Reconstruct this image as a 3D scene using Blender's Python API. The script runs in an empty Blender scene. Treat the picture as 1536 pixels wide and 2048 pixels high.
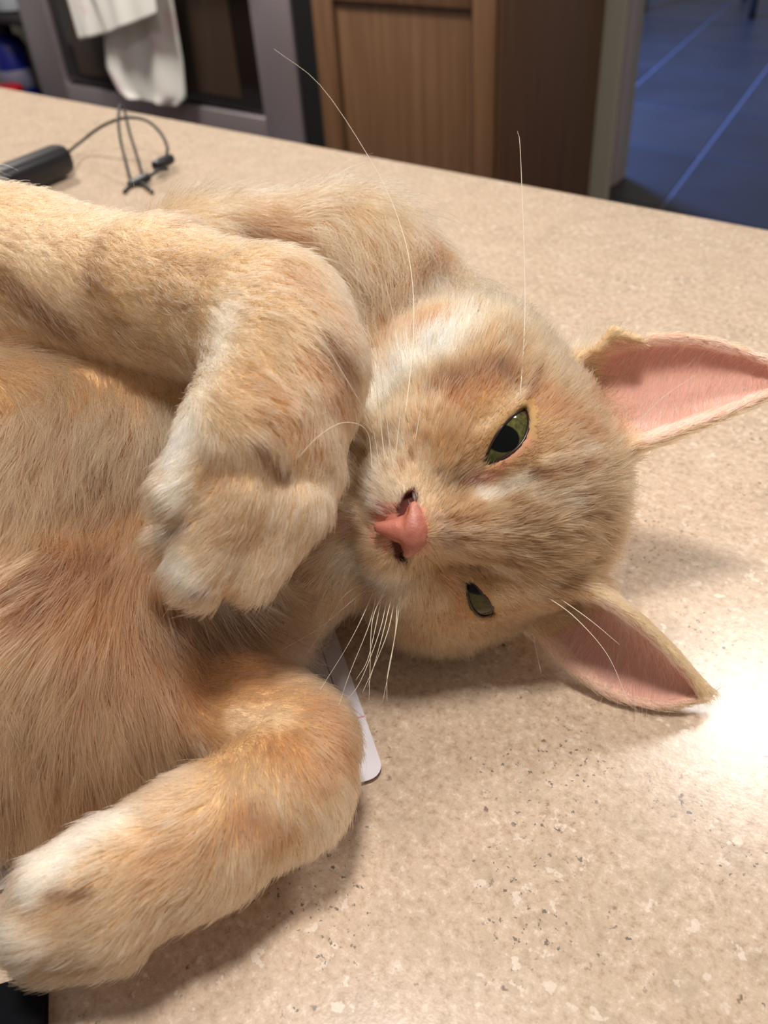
import bpy, bmesh, math, random
import numpy as np
from mathutils import Matrix, Vector
from mathutils.bvhtree import BVHTree

rng = np.random.default_rng(7)
random.seed(7)
SC = 0.01                      # everything below is written in centimetres
C = bpy.context.scene.collection
scene = bpy.context.scene

# ------------------------------------------------------------------ camera
FPX, CX, CY, CAMH = 1700.0, 768.0, 1024.0, 24.0
RC = np.array([[0.7814398, -0.35769686, 0.51127761],
               [0.62106358, 0.52500321, -0.58193786],
               [-0.06026504, 0.7722853, 0.63241089]])
cam_d = bpy.data.cameras.new('camera')
cam = bpy.data.objects.new('camera', cam_d)
C.objects.link(cam)
M4 = Matrix([list(RC[i]) + [0.0] for i in range(3)] + [[0, 0, 0, 1]])
M4[2][3] = CAMH * SC
cam.matrix_world = M4
cam_d.sensor_width = 36.0
cam_d.lens = FPX / 2048 * 36
cam_d.clip_start = 0.01
cam_d.dof.use_dof = True
cam_d.dof.focus_distance = 0.255
cam_d.dof.aperture_fstop = 14.0
scene.camera = cam

# ------------------------------------------------------------------ light
scene.view_settings.view_transform = 'Standard'
scene.view_settings.look = 'None'
scene.view_settings.gamma = 1.0
scene.view_settings.use_curve_mapping = False
scene.view_settings.exposure = 0.0
scene.cycles.use_adaptive_sampling = True
scene.cycles.adaptive_threshold = 0.02
w = bpy.data.worlds.new('room_light')
scene.world = w
w.use_nodes = True
bg = w.node_tree.nodes['Background']
bg.inputs[0].default_value = (1.0, 0.95, 0.91, 1)
bg.inputs[1].default_value = 0.23


def area(name, loc, target, size, power, color):
    d = bpy.data.lights.new(name, 'AREA')
    d.shape = 'DISK'
    d.size = size * SC
    d.energy = power
    d.color = color
    o = bpy.data.objects.new(name, d)
    o.location = Vector(loc) * SC
    o.rotation_euler = (Vector(target) - Vector(loc)).to_track_quat('-Z', 'Y').to_euler()
    C.objects.link(o)
    return o


# ceiling lamp whose mirror image glares on the counter at the right
area('ceiling_lamp', (9, 141, 140), (-10, 15, 0), 32, 12.5, (1.0, 0.95, 0.90))
# lamp over the counter, nearly overhead: casts the short shadows
area('ceiling_lamp', (0, 9, 150), (-14, 15, 0), 24, 18, (1.0, 0.94, 0.88))
# lamp by the stove
area('ceiling_lamp', (-190, 95, 140), (-190, 110, -20), 40, 42, (1.0, 0.95, 0.90))
# cool light in the room beyond the doorway
area('next_room_lamp', (-330, 430, 130), (-170, 430, -91), 80, 260, (.16, .32, 1.0))


# ------------------------------------------------------------------ helpers
def ray(u, v):
    c = np.array([(u - CX) / FPX, -(v - CY) / FPX, -1.0])
    return RC @ c


def at(u, v, d):
    """point of the photograph at camera depth d (cm) -> world cm"""
    return np.array([0, 0, CAMH]) + ray(u, v) * d


def on(u, v, z=0.0):
    r = ray(u, v)
    return np.array([0, 0, CAMH]) + r * ((z - CAMH) / r[2])


def tag(o, label=None, cat=None, group=None, kind=None):
    if label: o['label'] = label
    if cat: o['category'] = cat
    if group: o['group'] = group
    if kind: o['kind'] = kind
    return o


def mesh_obj(name, verts, faces, mat=None, parent=None, smooth=True):
    me = bpy.data.meshes.new(name)
    me.from_pydata([tuple(float(c) * SC for c in p) for p in verts], [], [tuple(int(i) for i in f) for f in faces])
    if smooth:
        me.polygons.foreach_set('use_smooth', np.ones(len(me.polygons), bool))
    me.update()
    o = bpy.data.objects.new(name, me)
    C.objects.link(o)
    if mat: me.materials.append(mat)
    if parent: o.parent = parent
    return o


def mat_principled(name, col, rough=0.5, spec=0.5, metal=0.0):
    m = bpy.data.materials.new(name)
    m.use_nodes = True
    b = m.node_tree.nodes['Principled BSDF']
    b.inputs['Base Color'].default_value = (*col, 1)
    b.inputs['Roughness'].default_value = rough
    b.inputs['Specular IOR Level'].default_value = spec
    b.inputs['Metallic'].default_value = metal
    return m


def srgb(r, g, b):
    return tuple(((c / 255) / 12.92 if c / 255 < 0.04045 else ((c / 255 + 0.055) / 1.055) ** 2.4) for c in (r, g, b))


# ================================================================== CAT
# head frame (columns: cat's left, crown, face normal), fitted to the photograph
HR = np.array([[0.088, -0.379, -0.921], [0.809, 0.567, -0.155], [0.581, -0.732, 0.357]]).T
HO = np.array([-12.1, 18.65, 6.34])


def H(x, y, z):
    return HO + HR @ np.array([x, y, z], float)


def axis_grid(segs):
    out = []
    for a, b, s in segs:
        out.append(np.arange(a, b - 1e-6, s))
    out.append(np.array([segs[-1][1]]))
    return np.concatenate(out).astype(np.float32)


class Grid:
    def __init__(self, gx, gy, gz):
        self.g = (gx, gy, gz)
        self.shape = (len(gx), len(gy), len(gz))

    def field(self):
        return np.full(self.shape, 9.0, np.float32)

    def sub(self, lo, hi):
        sl = []
        for a, l, h in zip(self.g, lo, hi):
            i0 = max(int(np.searchsorted(a, l)) - 1, 0)
            i1 = min(int(np.searchsorted(a, h)) + 1, len(a))
            sl.append(slice(i0, max(i1, i0 + 1)))
        X, Y, Z = np.meshgrid(*[a[s] for a, s in zip(self.g, sl)], indexing='ij')
        return tuple(sl), X, Y, Z


def smin(a, b, k):
    if k <= 1e-6: return np.minimum(a, b)
    h = np.maximum(k - np.abs(a - b), 0) / k
    return np.minimum(a, b) - h * h * k * 0.25


def smax(a, b, k):
    return -smin(-a, -b, k)


def add_cone(G, F, a, b, ra, rb, k=0.5, op='add'):
    a = np.asarray(a, float); b = np.asarray(b, float)
    r = max(ra, rb) + k + 1.2
    sl, X, Y, Z = G.sub(np.minimum(a, b) - r, np.maximum(a, b) + r)
    d = b - a
    L = max(float(d @ d), 1e-9)
    t = np.clip(((X - a[0]) * d[0] + (Y - a[1]) * d[1] + (Z - a[2]) * d[2]) / L, 0, 1)
    dist = np.sqrt((X - a[0] - t * d[0]) ** 2 + (Y - a[1] - t * d[1]) ** 2 + (Z - a[2] - t * d[2]) ** 2) - (ra + (rb - ra) * t)
    F[sl] = smin(F[sl], dist, k) if op == 'add' else smax(F[sl], -dist, k)


def add_ell(G, F, c, rad, R=None, k=0.5, op='add'):
    c = np.asarray(c, float); rad = np.asarray(rad, float)
    R = np.eye(3) if R is None else R
    m = rad.max() + k + 1.2
    sl, X, Y, Z = G.sub(c - m, c + m)
    dx, dy, dz = X - c[0], Y - c[1], Z - c[2]
    q = [(dx * R[0, i] + dy * R[1, i] + dz * R[2, i]) for i in range(3)]
    k0 = np.sqrt(sum((q[i] / rad[i]) ** 2 for i in range(3)))
    k1 = np.sqrt(sum((q[i] / rad[i] ** 2) ** 2 for i in range(3))) + 1e-6
    dist = k0 * (k0 - 1) / k1
    F[sl] = smin(F[sl], dist, k) if op == 'add' else smax(F[sl], -dist, k)


def add_points(G, F, P, rad, k=0.2):
    P = np.asarray(P, np.float32); rad = np.broadcast_to(np.asarray(rad, np.float32), (len(P),))
    m = rad.max() + k + 0.35
    sl, X, Y, Z = G.sub(P.min(0) - m, P.max(0) + m)
    V = np.stack([X.ravel(), Y.ravel(), Z.ravel()], 1).astype(np.float32)
    best = np.full(len(V), 9, np.float32)
    P2 = (P * P).sum(1)
    for i in range(0, len(V), 20000):
        B = V[i:i + 20000]
        d2 = (B * B).sum(1)[:, None] + P2[None] - 2 * B @ P.T
        best[i:i + 20000] = (np.sqrt(np.maximum(d2, 0)) - rad[None]).min(1)
    F[sl] = smin(F[sl], best.reshape(X.shape), k)


def surface_nets(G, F):
    gx, gy, gz = G.g
    nx, ny, nz = F.shape
    S = F < 0
    code = np.zeros((nx - 1, ny - 1, nz - 1), np.int8)
    for i in (0, 1):
        for j in (0, 1):
            for k in (0, 1):
                code += S[i:nx - 1 + i, j:ny - 1 + j, k:nz - 1 + k]
    act = (code > 0) & (code < 8)
    I, J, K = np.nonzero(act)
    idx = -np.ones(act.shape, np.int64)
    idx[I, J, K] = np.arange(len(I))
    pos = np.zeros((len(I), 3)); cnt = np.zeros(len(I))
    corners = [(i, j, k) for i in (0, 1) for j in (0, 1) for k in (0, 1)]
    for a in corners:
        for ax in range(3):
            if a[ax]: continue
            b = list(a); b[ax] = 1
            fa = F[I + a[0], J + a[1], K + a[2]]; fb = F[I + b[0], J + b[1], K + b[2]]
            m = (fa < 0) != (fb < 0)
            t = np.where(m, fa / np.where(m, fa - fb, 1), 0)
            ca = np.stack([gx[I + a[0]], gy[J + a[1]], gz[K + a[2]]], 1)
            cb = np.stack([gx[I + b[0]], gy[J + b[1]], gz[K + b[2]]], 1)
            pos += np.where(m[:, None], ca + (cb - ca) * t[:, None], 0)
            cnt += m
    pos /= cnt[:, None]
    quads = []
    for ax in range(3):
        o1, o2 = [(1, 2), (2, 0), (0, 1)][ax]
        sa = [slice(1, n - 1) for n in F.shape]; sb = list(sa)
        sa[ax] = slice(0, F.shape[ax] - 1); sb[ax] = slice(1, F.shape[ax])
        a = S[tuple(sa)]; b = S[tuple(sb)]
        c = np.array(np.nonzero(a != b)).T
        flip = a[tuple(c.T)]
        base = c.copy()
        for o in range(3):
            if o != ax: base[:, o] += 1
        def cell(d1, d2):
            q = base.copy(); q[:, o1] -= d1; q[:, o2] -= d2
            return idx[q[:, 0], q[:, 1], q[:, 2]]
        q = np.stack([cell(1, 1), cell(0, 1), cell(0, 0), cell(1, 0)], 1)
        q[~flip] = q[~flip][:, ::-1]
        quads.append(q)
    return pos, np.concatenate(quads)


def mesh_np(name, pos, quads, mat=None, parent=None):
    me = bpy.data.meshes.new(name)
    n, m = len(pos), len(quads)
    me.vertices.add(n); me.loops.add(4 * m); me.polygons.add(m)
    me.vertices.foreach_set('co', (pos * SC).astype(np.float32).ravel())
    me.loops.foreach_set('vertex_index', quads.astype(np.int32).ravel())
    me.polygons.foreach_set('loop_start', np.arange(0, 4 * m, 4, dtype=np.int32))
    me.polygons.foreach_set('use_smooth', np.ones(m, bool))
    me.update(calc_edges=True); me.validate()
    o = bpy.data.objects.new(name, me)
    C.objects.link(o)
    if mat: me.materials.append(mat)
    if parent: o.parent = parent
    return o


NOSTRIL = [((.36, -2.72, 4.5), (.58, -2.66, 4.1), .13), ((.58, -2.66, 4.15), (.95, -2.45, 3.7), .12)]


def build_cat_field():
    G = Grid(axis_grid([(-52, -34, .6), (-34, -23, .26), (-23, -1.5, .13)]),
             axis_grid([(-4, 0, .3), (0, 9, .18), (9, 29.5, .13)]),
             axis_grid([(-0.2, 12, .13), (12, 17, .22)]))
    # ---- torso, lying on its back, chest turned to the viewer
    B = G.field()
    lat = np.array([8., -13, -6.5]); lat /= np.linalg.norm(lat)      # across the chest: far shoulder -> near shoulder
    axb = np.array([-0.9, -0.45, 0.05]); axb -= axb @ lat * lat; axb /= np.linalg.norm(axb)
    nrm = np.cross(lat, axb)
    if nrm[2] < 0: nrm = -nrm
    RB = np.stack([lat, axb, nrm], 1)
    add_ell(G, B, at(90, 1030, 32.3), (7.3, 10, 4.6), RB, .1)
    add_ell(G, B, at(-60, 1330, 28.0), (5.5, 9, 4.0), RB, 1.5)
    add_cone(G, B, at(60, 970, 32.5), (-40, 9, 6.2), 5.6, 5.8, 2.0)
    add_cone(G, B, (-40, 9, 6.2), (-44, 4, 5.6), 5.4, 5.0, 2.0)
    # neck, nape and far shoulder
    add_cone(G, B, at(330, 900, 32), H(0, -.5, -2.0), 4.8, 4.0, 1.5)
    add_cone(G, B, at(430, 590, 33.5), at(690, 585, 33.5), 3.2, 3.2, 1.5)
    add_cone(G, B, at(690, 585, 33.5), H(-1.5, 1.5, -3.2), 3.1, 3.0, 1.5)
    add_cone(G, B, at(420, 1180, 29), H(0.6, -3.4, -.6), 3.4, 2.2, 1.2)
    # ---- head
    Hd = G.field()
    def he(c, r, k=.6): add_ell(G, Hd, H(*c), r, HR, k)
    def hc(a, b, ra, rb, k=.5): add_cone(G, Hd, H(*a), H(*b), ra, rb, k)
    he((0, 1.0, -1.0), (4.3, 3.8, 3.9))
    for s in (-1, 1):
        he((s * 2.5, -1.3, -.1), (2.25, 2.2, 2.3), 1.0)
        he((s * 3.5, -.7, -1.2), (2.6, 2.9, 2.5), 1.2)
        he((s * 1.6, 1.5, 1.3), (1.5, 1.3, 1.3), .9)
        he((s * 2.25, .1, 1.35), (1.45, 1.35, 1.45), .5)       # around the eyeball
        he((s * 2.9, -1.0, 1.0), (1.2, 1.1, 1.2), .8)
        he((s * 1.75, -2.0, 1.9), (1.5, 1.5, 1.4), .9)
        he((s * .9, -2.95, 2.8), (1.1, .95, 1.1), .5)      # whisker pad
    hc((0, 1.6, 2.0), (0, -.4, 3.0), 1.0, .75, .9)
    hc((0, -.4, 3.0), (0, -2.1, 3.75), .75, .62, .6)
    he((0, -2.2, 2.1), (1.7, 1.4, 1.7), .8)
    he((0, -4.05, 2.05), (.95, .75, 1.1), .35)
    # lip line and philtrum
    for s in (-1, 1):
        pts = [(0, -3.55, 3.95), (s * .45, -3.85, 3.65), (s * 1.1, -4.0, 3.0), (s * 1.7, -3.8, 2.2)]
        for p, q in zip(pts, pts[1:]):
            add_cone(G, Hd, H(*p), H(*q), .1, .1, .25, 'cut')
    add_cone(G, Hd, H(0, -3.0, 4.1), H(0, -3.7, 3.95), .08, .08, .2, 'cut')
    for s in (-1, 1):
        for p, q, r in NOSTRIL:
            add_cone(G, Hd, H(s * p[0], p[1], p[2]), H(s * q[0], q[1], q[2]), r, r, .15, 'cut')
    # eye openings
    for s in (-1, 1):
        carve_eye(G, Hd, s)
    # ears
    for P, r in ear_points():
        add_points(G, Hd, P, r, .5)
    # skin fold at the outer margin of the upper ear
    add_cone(G, Hd, at(1196, 700, 29.2), at(1228, 664, 28.9), .2, .2, .2)
    add_cone(G, Hd, at(1228, 664, 28.9), at(1290, 684, 28.6), .2, .14, .2)
    F = smin(B, Hd, .8)
    # ---- upper foreleg folded over the mouth
    A = G.field()
    up = [((-200, 485, 33.5), 3.4), ((60, 555, 31), 2.8), ((330, 595, 27.8), 2.25), ((545, 660, 24.8), 2.1),
          ((575, 740, 23.8), 1.95), ((530, 880, 23.0), 2.05)]
    for (p, r), (q, r2) in zip(up, up[1:]):
        add_cone(G, A, at(*p), at(*q), r, r2, .8)
    add_cone(G, A, at(-200, 485, 33.5), (-43, 11, 6.4), 3.4, 4.8, 1.5)
    add_cone(G, A, at(530, 880, 23.0), at(590, 965, 23.0), 2.0, 1.0, .8)
    add_cone(G, A, at(440, 900, 22.4), at(357, 985, 22.0), 1.1, .72, .25)
    add_cone(G, A, at(490, 990, 22.2), at(400, 1145, 21.9), 1.2, .82, .2)
    add_cone(G, A, at(570, 1000, 22.5), at(498, 1135, 22.3), 1.2, .8, .2)
    add_cone(G, A, at(470, 960, 23.5), at(335, 1085, 23.4), 1.1, .6, .2)
    # ---- lower foreleg, folded back along the counter
    D = G.field()
    lo = [((120, 1330, 29.3), 3.0), ((400, 1375, 26.8), 1.9), ((585, 1470, 24.6), 1.6)]
    for (p, r), (q, r2) in zip(lo, lo[1:]):
        add_cone(G, D, at(*p), at(*q), r, r2, .7)
    lo = [((600, 1500, 24.0), 1.55), ((575, 1575, 23.3), 1.6), ((400, 1680, 22.3), 1.62), ((220, 1775, 21.4), 1.6)]
    D2 = G.field()
    for (p, r), (q, r2) in zip(lo, lo[1:]):
        add_cone(G, D2, at(*p), at(*q), r, r2, .6)
    add_cone(G, D2, at(230, 1735, 21.2), at(105, 1775, 20.7), 1.15, .85, .25)
    add_cone(G, D2, at(230, 1810, 21.1), at(75, 1850, 20.6), 1.15, .85, .2)
    add_cone(G, D2, at(230, 1850, 21.6), at(95, 1895, 21.2), 1.05, .75, .2)
    D = smin(D, D2, .35)
    F = smin(F, A, .35)
    F = smin(F, D, .4)
    # it rests on the counter
    F = np.maximum(F, .22 - G.g[2][None, None, :])
    return G, F


def eye_frame(s):
    a = np.array([s * 1.72, -.45, 2.55]); b = np.array([s * 3.45, .75, 1.55])
    ctr = (a + b) / 2
    al = b - a; ha = np.linalg.norm(al) / 2; al /= 2 * ha
    nn = np.array([s * .5, .03, .86]); nn -= nn @ al * al; nn /= np.linalg.norm(nn)
    bb = np.cross(nn, al)
    if bb[1] < 0: bb = -bb
    ball = ctr - nn * .78
    return ctr, al, bb, nn, ha, ball, 1.32


EYE_OPEN = {-1: (.50, .18), 1: (.38, .17)}      # half openings above / below the chord


def carve_eye(G, F, s):
    ctr, al, bb, nn, ha, ball, R = eye_frame(s)
    c = H(*ctr)
    sl, X, Y, Z = G.sub(c - 2.2, c + 2.2)
    d = np.stack([X - c[0], Y - c[1], Z - c[2]], -1)
    A = d @ (HR @ al); Bq = d @ (HR @ bb); N = d @ (HR @ nn)
    up, dn = EYE_OPEN[s]
    prof = np.clip(1 - (A / ha) ** 2, 0, None)
    lim = np.where(Bq > 0, up * prof, dn * prof) + .02
    hole = np.maximum(np.abs(Bq) - lim, np.abs(A) - ha)
    hole = np.maximum(hole, -(N + .9))
    F[sl] = smax(F[sl], -hole, .12)


def ear_sheet(tip, b0, b1, bulge, nu=60, nv=56, curve0=None, curve1=None):
    """sheet between two margins b0->tip and b1->tip, cupped by `bulge`"""
    P, Rr = [], []
    for i in range(nu):
        u = -.22 + 1.22 * i / (nu - 1)
        e0 = (1 - u) * b0 + u * tip + (curve0 if curve0 is not None else 0) * 4 * u * (1 - u)
        e1 = (1 - u) * b1 + u * tip + (curve1 if curve1 is not None else 0) * 4 * u * (1 - u)
        for j in range(nv):
            v = -1 + 2 * j / (nv - 1)
            t = (v + 1) / 2
            P.append((1 - t) * e0 + t * e1 + bulge * (1 - v * v) * (1 - .8 * max(u, 0)))
            Rr.append(.21 - .07 * u)
    return np.array(P), np.array(Rr)


def ear_points():
    c = RC @ np.array([0, 0, -1.0])                # viewing direction
    out = []
    # upper ear in the picture (cat's right), opening turned to the viewer
    tip = at(1600, 762, 27.4); b0 = at(1195, 700, 29.6); b1 = at(1258, 898, 27.6)
    cu0 = at(1400, 680, 28.4) - (b0 + tip) / 2; cu1 = at(1430, 836, 27.3) - (b1 + tip) / 2
    out.append(ear_sheet(tip, b0, b1, c * 2.0, curve0=cu0, curve1=cu1))
    # lower ear (cat's left), folded against the counter
    tip = on(1408, 1392, .8); b0 = at(1176, 1180, 26.8); b1 = at(1075, 1262, 29.8)
    cu0 = on(1302, 1268, 3.3) - (b0 + tip) / 2; cu1 = on(1240, 1395, .35) - (b1 + tip) / 2
    out.append(ear_sheet(tip, b0, b1, c * 1.0 + RC[:, 0] * 1.5 + RC[:, 1] * .35, curve0=cu0, curve1=cu1))
    return out


G, F = build_cat_field()
pos, quads = surface_nets(G, F)
print('cat mesh', len(pos), len(quads), 'zmin', pos[:, 2].min())


def attr_material(name, attr, rough, spec, transl=0.0):
    m = bpy.data.materials.new(name)
    m.use_nodes = True
    nt = m.node_tree
    b = nt.nodes['Principled BSDF']
    a = nt.nodes.new('ShaderNodeAttribute'); a.attribute_name = attr
    nt.links.new(a.outputs['Color'], b.inputs['Base Color'])
    b.inputs['Roughness'].default_value = rough
    b.inputs['Specular IOR Level'].default_value = spec
    if transl:
        t = nt.nodes.new('ShaderNodeBsdfTranslucent')
        nt.links.new(a.outputs['Color'], t.inputs['Color'])
        mx = nt.nodes.new('ShaderNodeMixShader'); mx.inputs[0].default_value = transl
        nt.links.new(b.outputs[0], mx.inputs[1]); nt.links.new(t.outputs[0], mx.inputs[2])
        nt.links.new(mx.outputs[0], nt.nodes['Material Output'].inputs['Surface'])
    return m


m_skin = attr_material('cat_skin', 'coat', .8, .15)
cat = mesh_np('cat', pos, quads, m_skin)
tag(cat, 'cream and orange tabby cat lying on the counter with one paw across its mouth', 'cat')

# ------------------------------------------------------------------ coat
bvh = BVHTree.FromPolygons([tuple(p) for p in pos.tolist()], quads.tolist())
CAMP = np.array([0, 0, CAMH])


def hit(u, v):
    r = ray(u, v)
    h = bvh.ray_cast(Vector(CAMP), Vector(r / np.linalg.norm(r)))
    return None if h[0] is None else np.array(h[0])


tri = np.concatenate([quads[:, [0, 1, 2]], quads[:, [0, 2, 3]]])
ta, tb, tc = pos[tri[:, 0]], pos[tri[:, 1]], pos[tri[:, 2]]
fn = np.cross(tb - ta, tc - ta)
area_t = np.linalg.norm(fn, axis=1) / 2
vn = np.zeros_like(pos)
for k in range(3):
    for ax in range(3):
        vn[:, ax] += np.bincount(tri[:, k], fn[:, ax], len(pos))
vn /= np.linalg.norm(vn, axis=1)[:, None] + 1e-9

# which vertices lie on an ear: 1 inside (concave, bare pink), 2 outside
ear_side = np.zeros(len(pos), int)
ear_u = np.zeros(len(pos))
ear_flow = np.zeros((len(pos), 3))
for ek, (P, r) in enumerate(ear_points()):
    nu, nv = 60, 56
    Pg = P.reshape(nu, nv, 3)
    du = np.gradient(Pg, axis=0); dv = np.gradient(Pg, axis=1)
    nn = np.cross(du, dv); nn /= np.linalg.norm(nn, axis=2)[..., None] + 1e-9
    mid = Pg[nu // 2]
    chord = (mid[0] + mid[-1]) / 2
    if nn[nu // 2, nv // 2] @ (chord - mid[nv // 2]) < 0: nn = -nn
    start = int(.18 * nu)
    Q = Pg[start:].reshape(-1, 3); QN = nn[start:].reshape(-1, 3); QD = du[start:].reshape(-1, 3); QV = dv[start:].reshape(-1, 3) * (-1 if ek == 0 else 1)
    QD = QD / (np.linalg.norm(QD, axis=1)[:, None] + 1e-9); QV = QV / (np.linalg.norm(QV, axis=1)[:, None] + 1e-9)
    lo, hi = Q.min(0) - .4, Q.max(0) + .4
    cand = np.nonzero(((pos > lo) & (pos < hi)).all(1))[0]
    for i in range(0, len(cand), 4000):
        c = cand[i:i + 4000]
        d2 = ((pos[c][:, None] - Q[None]) ** 2).sum(2)
        b = d2.argmin(1); d = np.sqrt(d2[np.arange(len(c)), b])
        m = d < .3
        side = np.where(((pos[c] - Q[b]) * QN[b]).sum(1) > 0.0, 1, 2)
        uu = b // nv / (nu - start)
        side = np.where((side == 1) & (uu < .06), 2, side)
        jj = b % nv
        side = np.where((side == 1) & ((jj < 3) | (jj > nv - 4)), 3, side)
        ear_side[c[m]] = side[m]
        ear_u[c[m]] = uu[m]
        ear_flow[c[m]] = np.where((side == 1)[:, None], QD[b] * .55 + QV[b], QD[b])[m]

HEAD_LOCAL = (pos - HO) @ HR


def strokes(rows):
    """strokes read off the photograph, laid on the body's surface: ends in 3-D, width in cm"""
    out = []
    for r in rows:
        u0, v0, u1, v1 = r[:4]
        a, b = hit(u0, v0), hit(u1, v1)
        if a is None and b is None: continue
        a = b if a is None else a
        b = a if b is None else b
        out.append((a, b) + tuple(r[4:]))
    return out


cream, orange, white, brown = srgb(222, 190, 148), srgb(196, 138, 80), srgb(248, 235, 214), srgb(128, 82, 46)
pale, pink, deep = srgb(240, 213, 178), srgb(222, 150, 132), srgb(120, 74, 44)
#  u0, v0, u1, v1, width px, colour, strength
COAT = [
    # ---- body ground
    (60, 850, 60, 1000, 300, orange, .35), (100, 1250, 100, 1600, 300, orange, .7), (980, 900, 1000, 1150, 260, srgb(180, 139, 88), .9), (300, 1350, 480, 1330, 120, orange, .6),  # broad face tan, darkened too because the face gets less light
    (250, 1050, 200, 1200, 90, orange, .55), (560, 1230, 620, 1300, 110, brown, .5),
    (70, 1230, 66, 1250, 18, deep, .85), (110, 1190, 130, 1195, 22, brown, .6), (40, 1180, 200, 1120, 40, brown, .45), (330, 1260, 470, 1250, 30, brown, .5),
    # ---- far shoulder and nape
    (600, 440, 520, 425, 50, orange, .4), (860, 500, 800, 620, 38, orange, .95), (870, 540, 850, 560, 30, brown, .4),
    (760, 450, 700, 480, 60, cream, .6), (640, 470, 700, 600, 40, pale, .5), (740, 520, 740, 600, 60, orange, .35),
    # ---- upper foreleg
    (0, 480, 300, 440, 70, pale, .6), (350, 450, 500, 470, 20, brown, .45), (490, 465, 600, 505, 22, brown, .55),
    (520, 440, 640, 510, 22, orange, .5), (210, 475, 185, 560, 30, brown, .25), (180, 560, 240, 650, 30, brown, .3),
    (330, 520, 420, 540, 24, brown, .3), (300, 590, 380, 620, 30, brown, .3), (0, 560, 130, 660, 34, brown, .65),
    (60, 500, 140, 600, 40, pale, .5), (260, 500, 300, 640, 40, cream, .5),
    (450, 630, 375, 860, 50, white, .75), (470, 560, 560, 560, 40, pale, .6),
    (362, 900, 345, 985, 34, white, .95), (335, 1080, 360, 1140, 28, white, .9), (385, 1175, 440, 1195, 28, white, .85),
    (600, 560, 690, 640, 60, orange, .45), (660, 690, 700, 760, 34, brown, .75), (620, 740, 690, 830, 40, orange, .7),
    (560, 830, 620, 900, 50, orange, .5), (500, 760, 560, 800, 40, orange, .3), (420, 950, 440, 960, 40, orange, .4),
    (520, 900, 570, 960, 12, brown, .8), (450, 1050, 520, 1070, 36, orange, .4), (400, 1030, 360, 1062, 9, brown, .6),  # brown lines along the toe creases paint in their shade
    (620, 1000, 560, 1120, 50, pale, .6), (460, 1130, 520, 1180, 40, pale, .5), (385, 1190, 405, 1190, 16, srgb(150, 125, 120), .8),  # grey stroke is shading at the pad, painted into the coat
    (340, 1062, 372, 1058, 12, srgb(130, 110, 115), .7),  # grey line paints the shade under the upper toe
    # ---- lower foreleg
    (660, 1420, 690, 1520, 60, orange, .75), (560, 1480, 640, 1560, 60, orange, .6), (480, 1640, 560, 1680, 40, orange, .6),
    (420, 1700, 520, 1620, 26, brown, .3), (470, 1440, 560, 1440, 30, pale, .8),
    (230, 1620, 420, 1520, 40, pale, .8), (90, 1720, 220, 1640, 50, white, .9), (60, 1780, 110, 1740, 30, white, .8),
    (330, 1720, 400, 1700, 60, orange, .35), (100, 1790, 180, 1788, 11, brown, .75), (150, 1880, 350, 1880, 50, cream, .6),  # thin brown line is a toe crease with its shade painted in
    (10, 1850, 60, 1900, 40, white, .5), (640, 1660, 690, 1580, 30, pale, .6),
    # ---- head: cheek and brow above
    (745, 790, 880, 690, 40, white, 1.0), (880, 690, 940, 640, 26, white, .6), (760, 700, 870, 645, 28, orange, .95), (870, 640, 960, 590, 26, orange, .85),
    (790, 625, 880, 570, 22, white, .7), (1000, 570, 930, 680, 22, pale, .6), (1010, 600, 1030, 680, 18, brown, .45), (1060, 590, 1150, 640, 40, cream, .5),
    (890, 770, 1010, 740, 36, brown, .65), (900, 800, 980, 770, 30, orange, .5), (960, 860, 1055, 775, 13, pale, .55),
    (1080, 740, 1060, 800, 12, brown, .5), (1100, 800, 1180, 860, 40, orange, .7), (1100, 720, 1180, 740, 40, cream, .5), (1180, 800, 1230, 850, 40, orange, .5),
    (940, 960, 980, 955, 16, pink, .5), (1000, 930, 1060, 880, 10, pink, .55), (965, 990, 1060, 955, 19, white, .8),
    (1065, 948, 1170, 930, 13, brown, .85), (1090, 920, 1180, 895, 12, pale, .7), (1060, 985, 1150, 1000, 20, pale, .5),
    (900, 1040, 1180, 1040, 12, brown, .5), (900, 1075, 1200, 1075, 12, brown, .6), (950, 1110, 1200, 1110, 12, brown, .55),
    (930, 1058, 1180, 1058, 10, pale, .5), (930, 1092, 1180, 1092, 10, pale, .5), (1180, 1000, 1220, 1080, 30, brown, .35), (1130, 1160, 1200, 1150, 24, brown, .5),
    (870, 1030, 900, 1090, 18, srgb(190, 160, 140), .6), (845, 1050, 850, 1100, 12, pink, .6),
    (790, 900, 840, 960, 50, pale, .6), (740, 960, 800, 1000, 40, white, .6), (820, 905, 822, 915, 9, brown, .7), (850, 870, 852, 880, 8, brown, .5),
    (800, 920, 805, 935, 8, brown, .6), (780, 880, 785, 892, 8, brown, .5), (830, 850, 833, 862, 8, brown, .5), (770, 930, 772, 940, 7, brown, .5),
    # ---- muzzle, lower cheek
    (690, 1120, 780, 1170, 50, white, .8), (700, 1010, 760, 1020, 30, white, .5), (820, 1180, 880, 1200, 40, cream, .4), (830, 1270, 980, 1300, 40, orange, .5),
    (985, 1130, 1030, 1150, 16, pale, .6), (1000, 1200, 1080, 1180, 30, pale, .4), (890, 1150, 930, 1230, 14, orange, .5),
    (670, 1040, 690, 1045, 24, srgb(190, 140, 140), .7),
]
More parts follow.
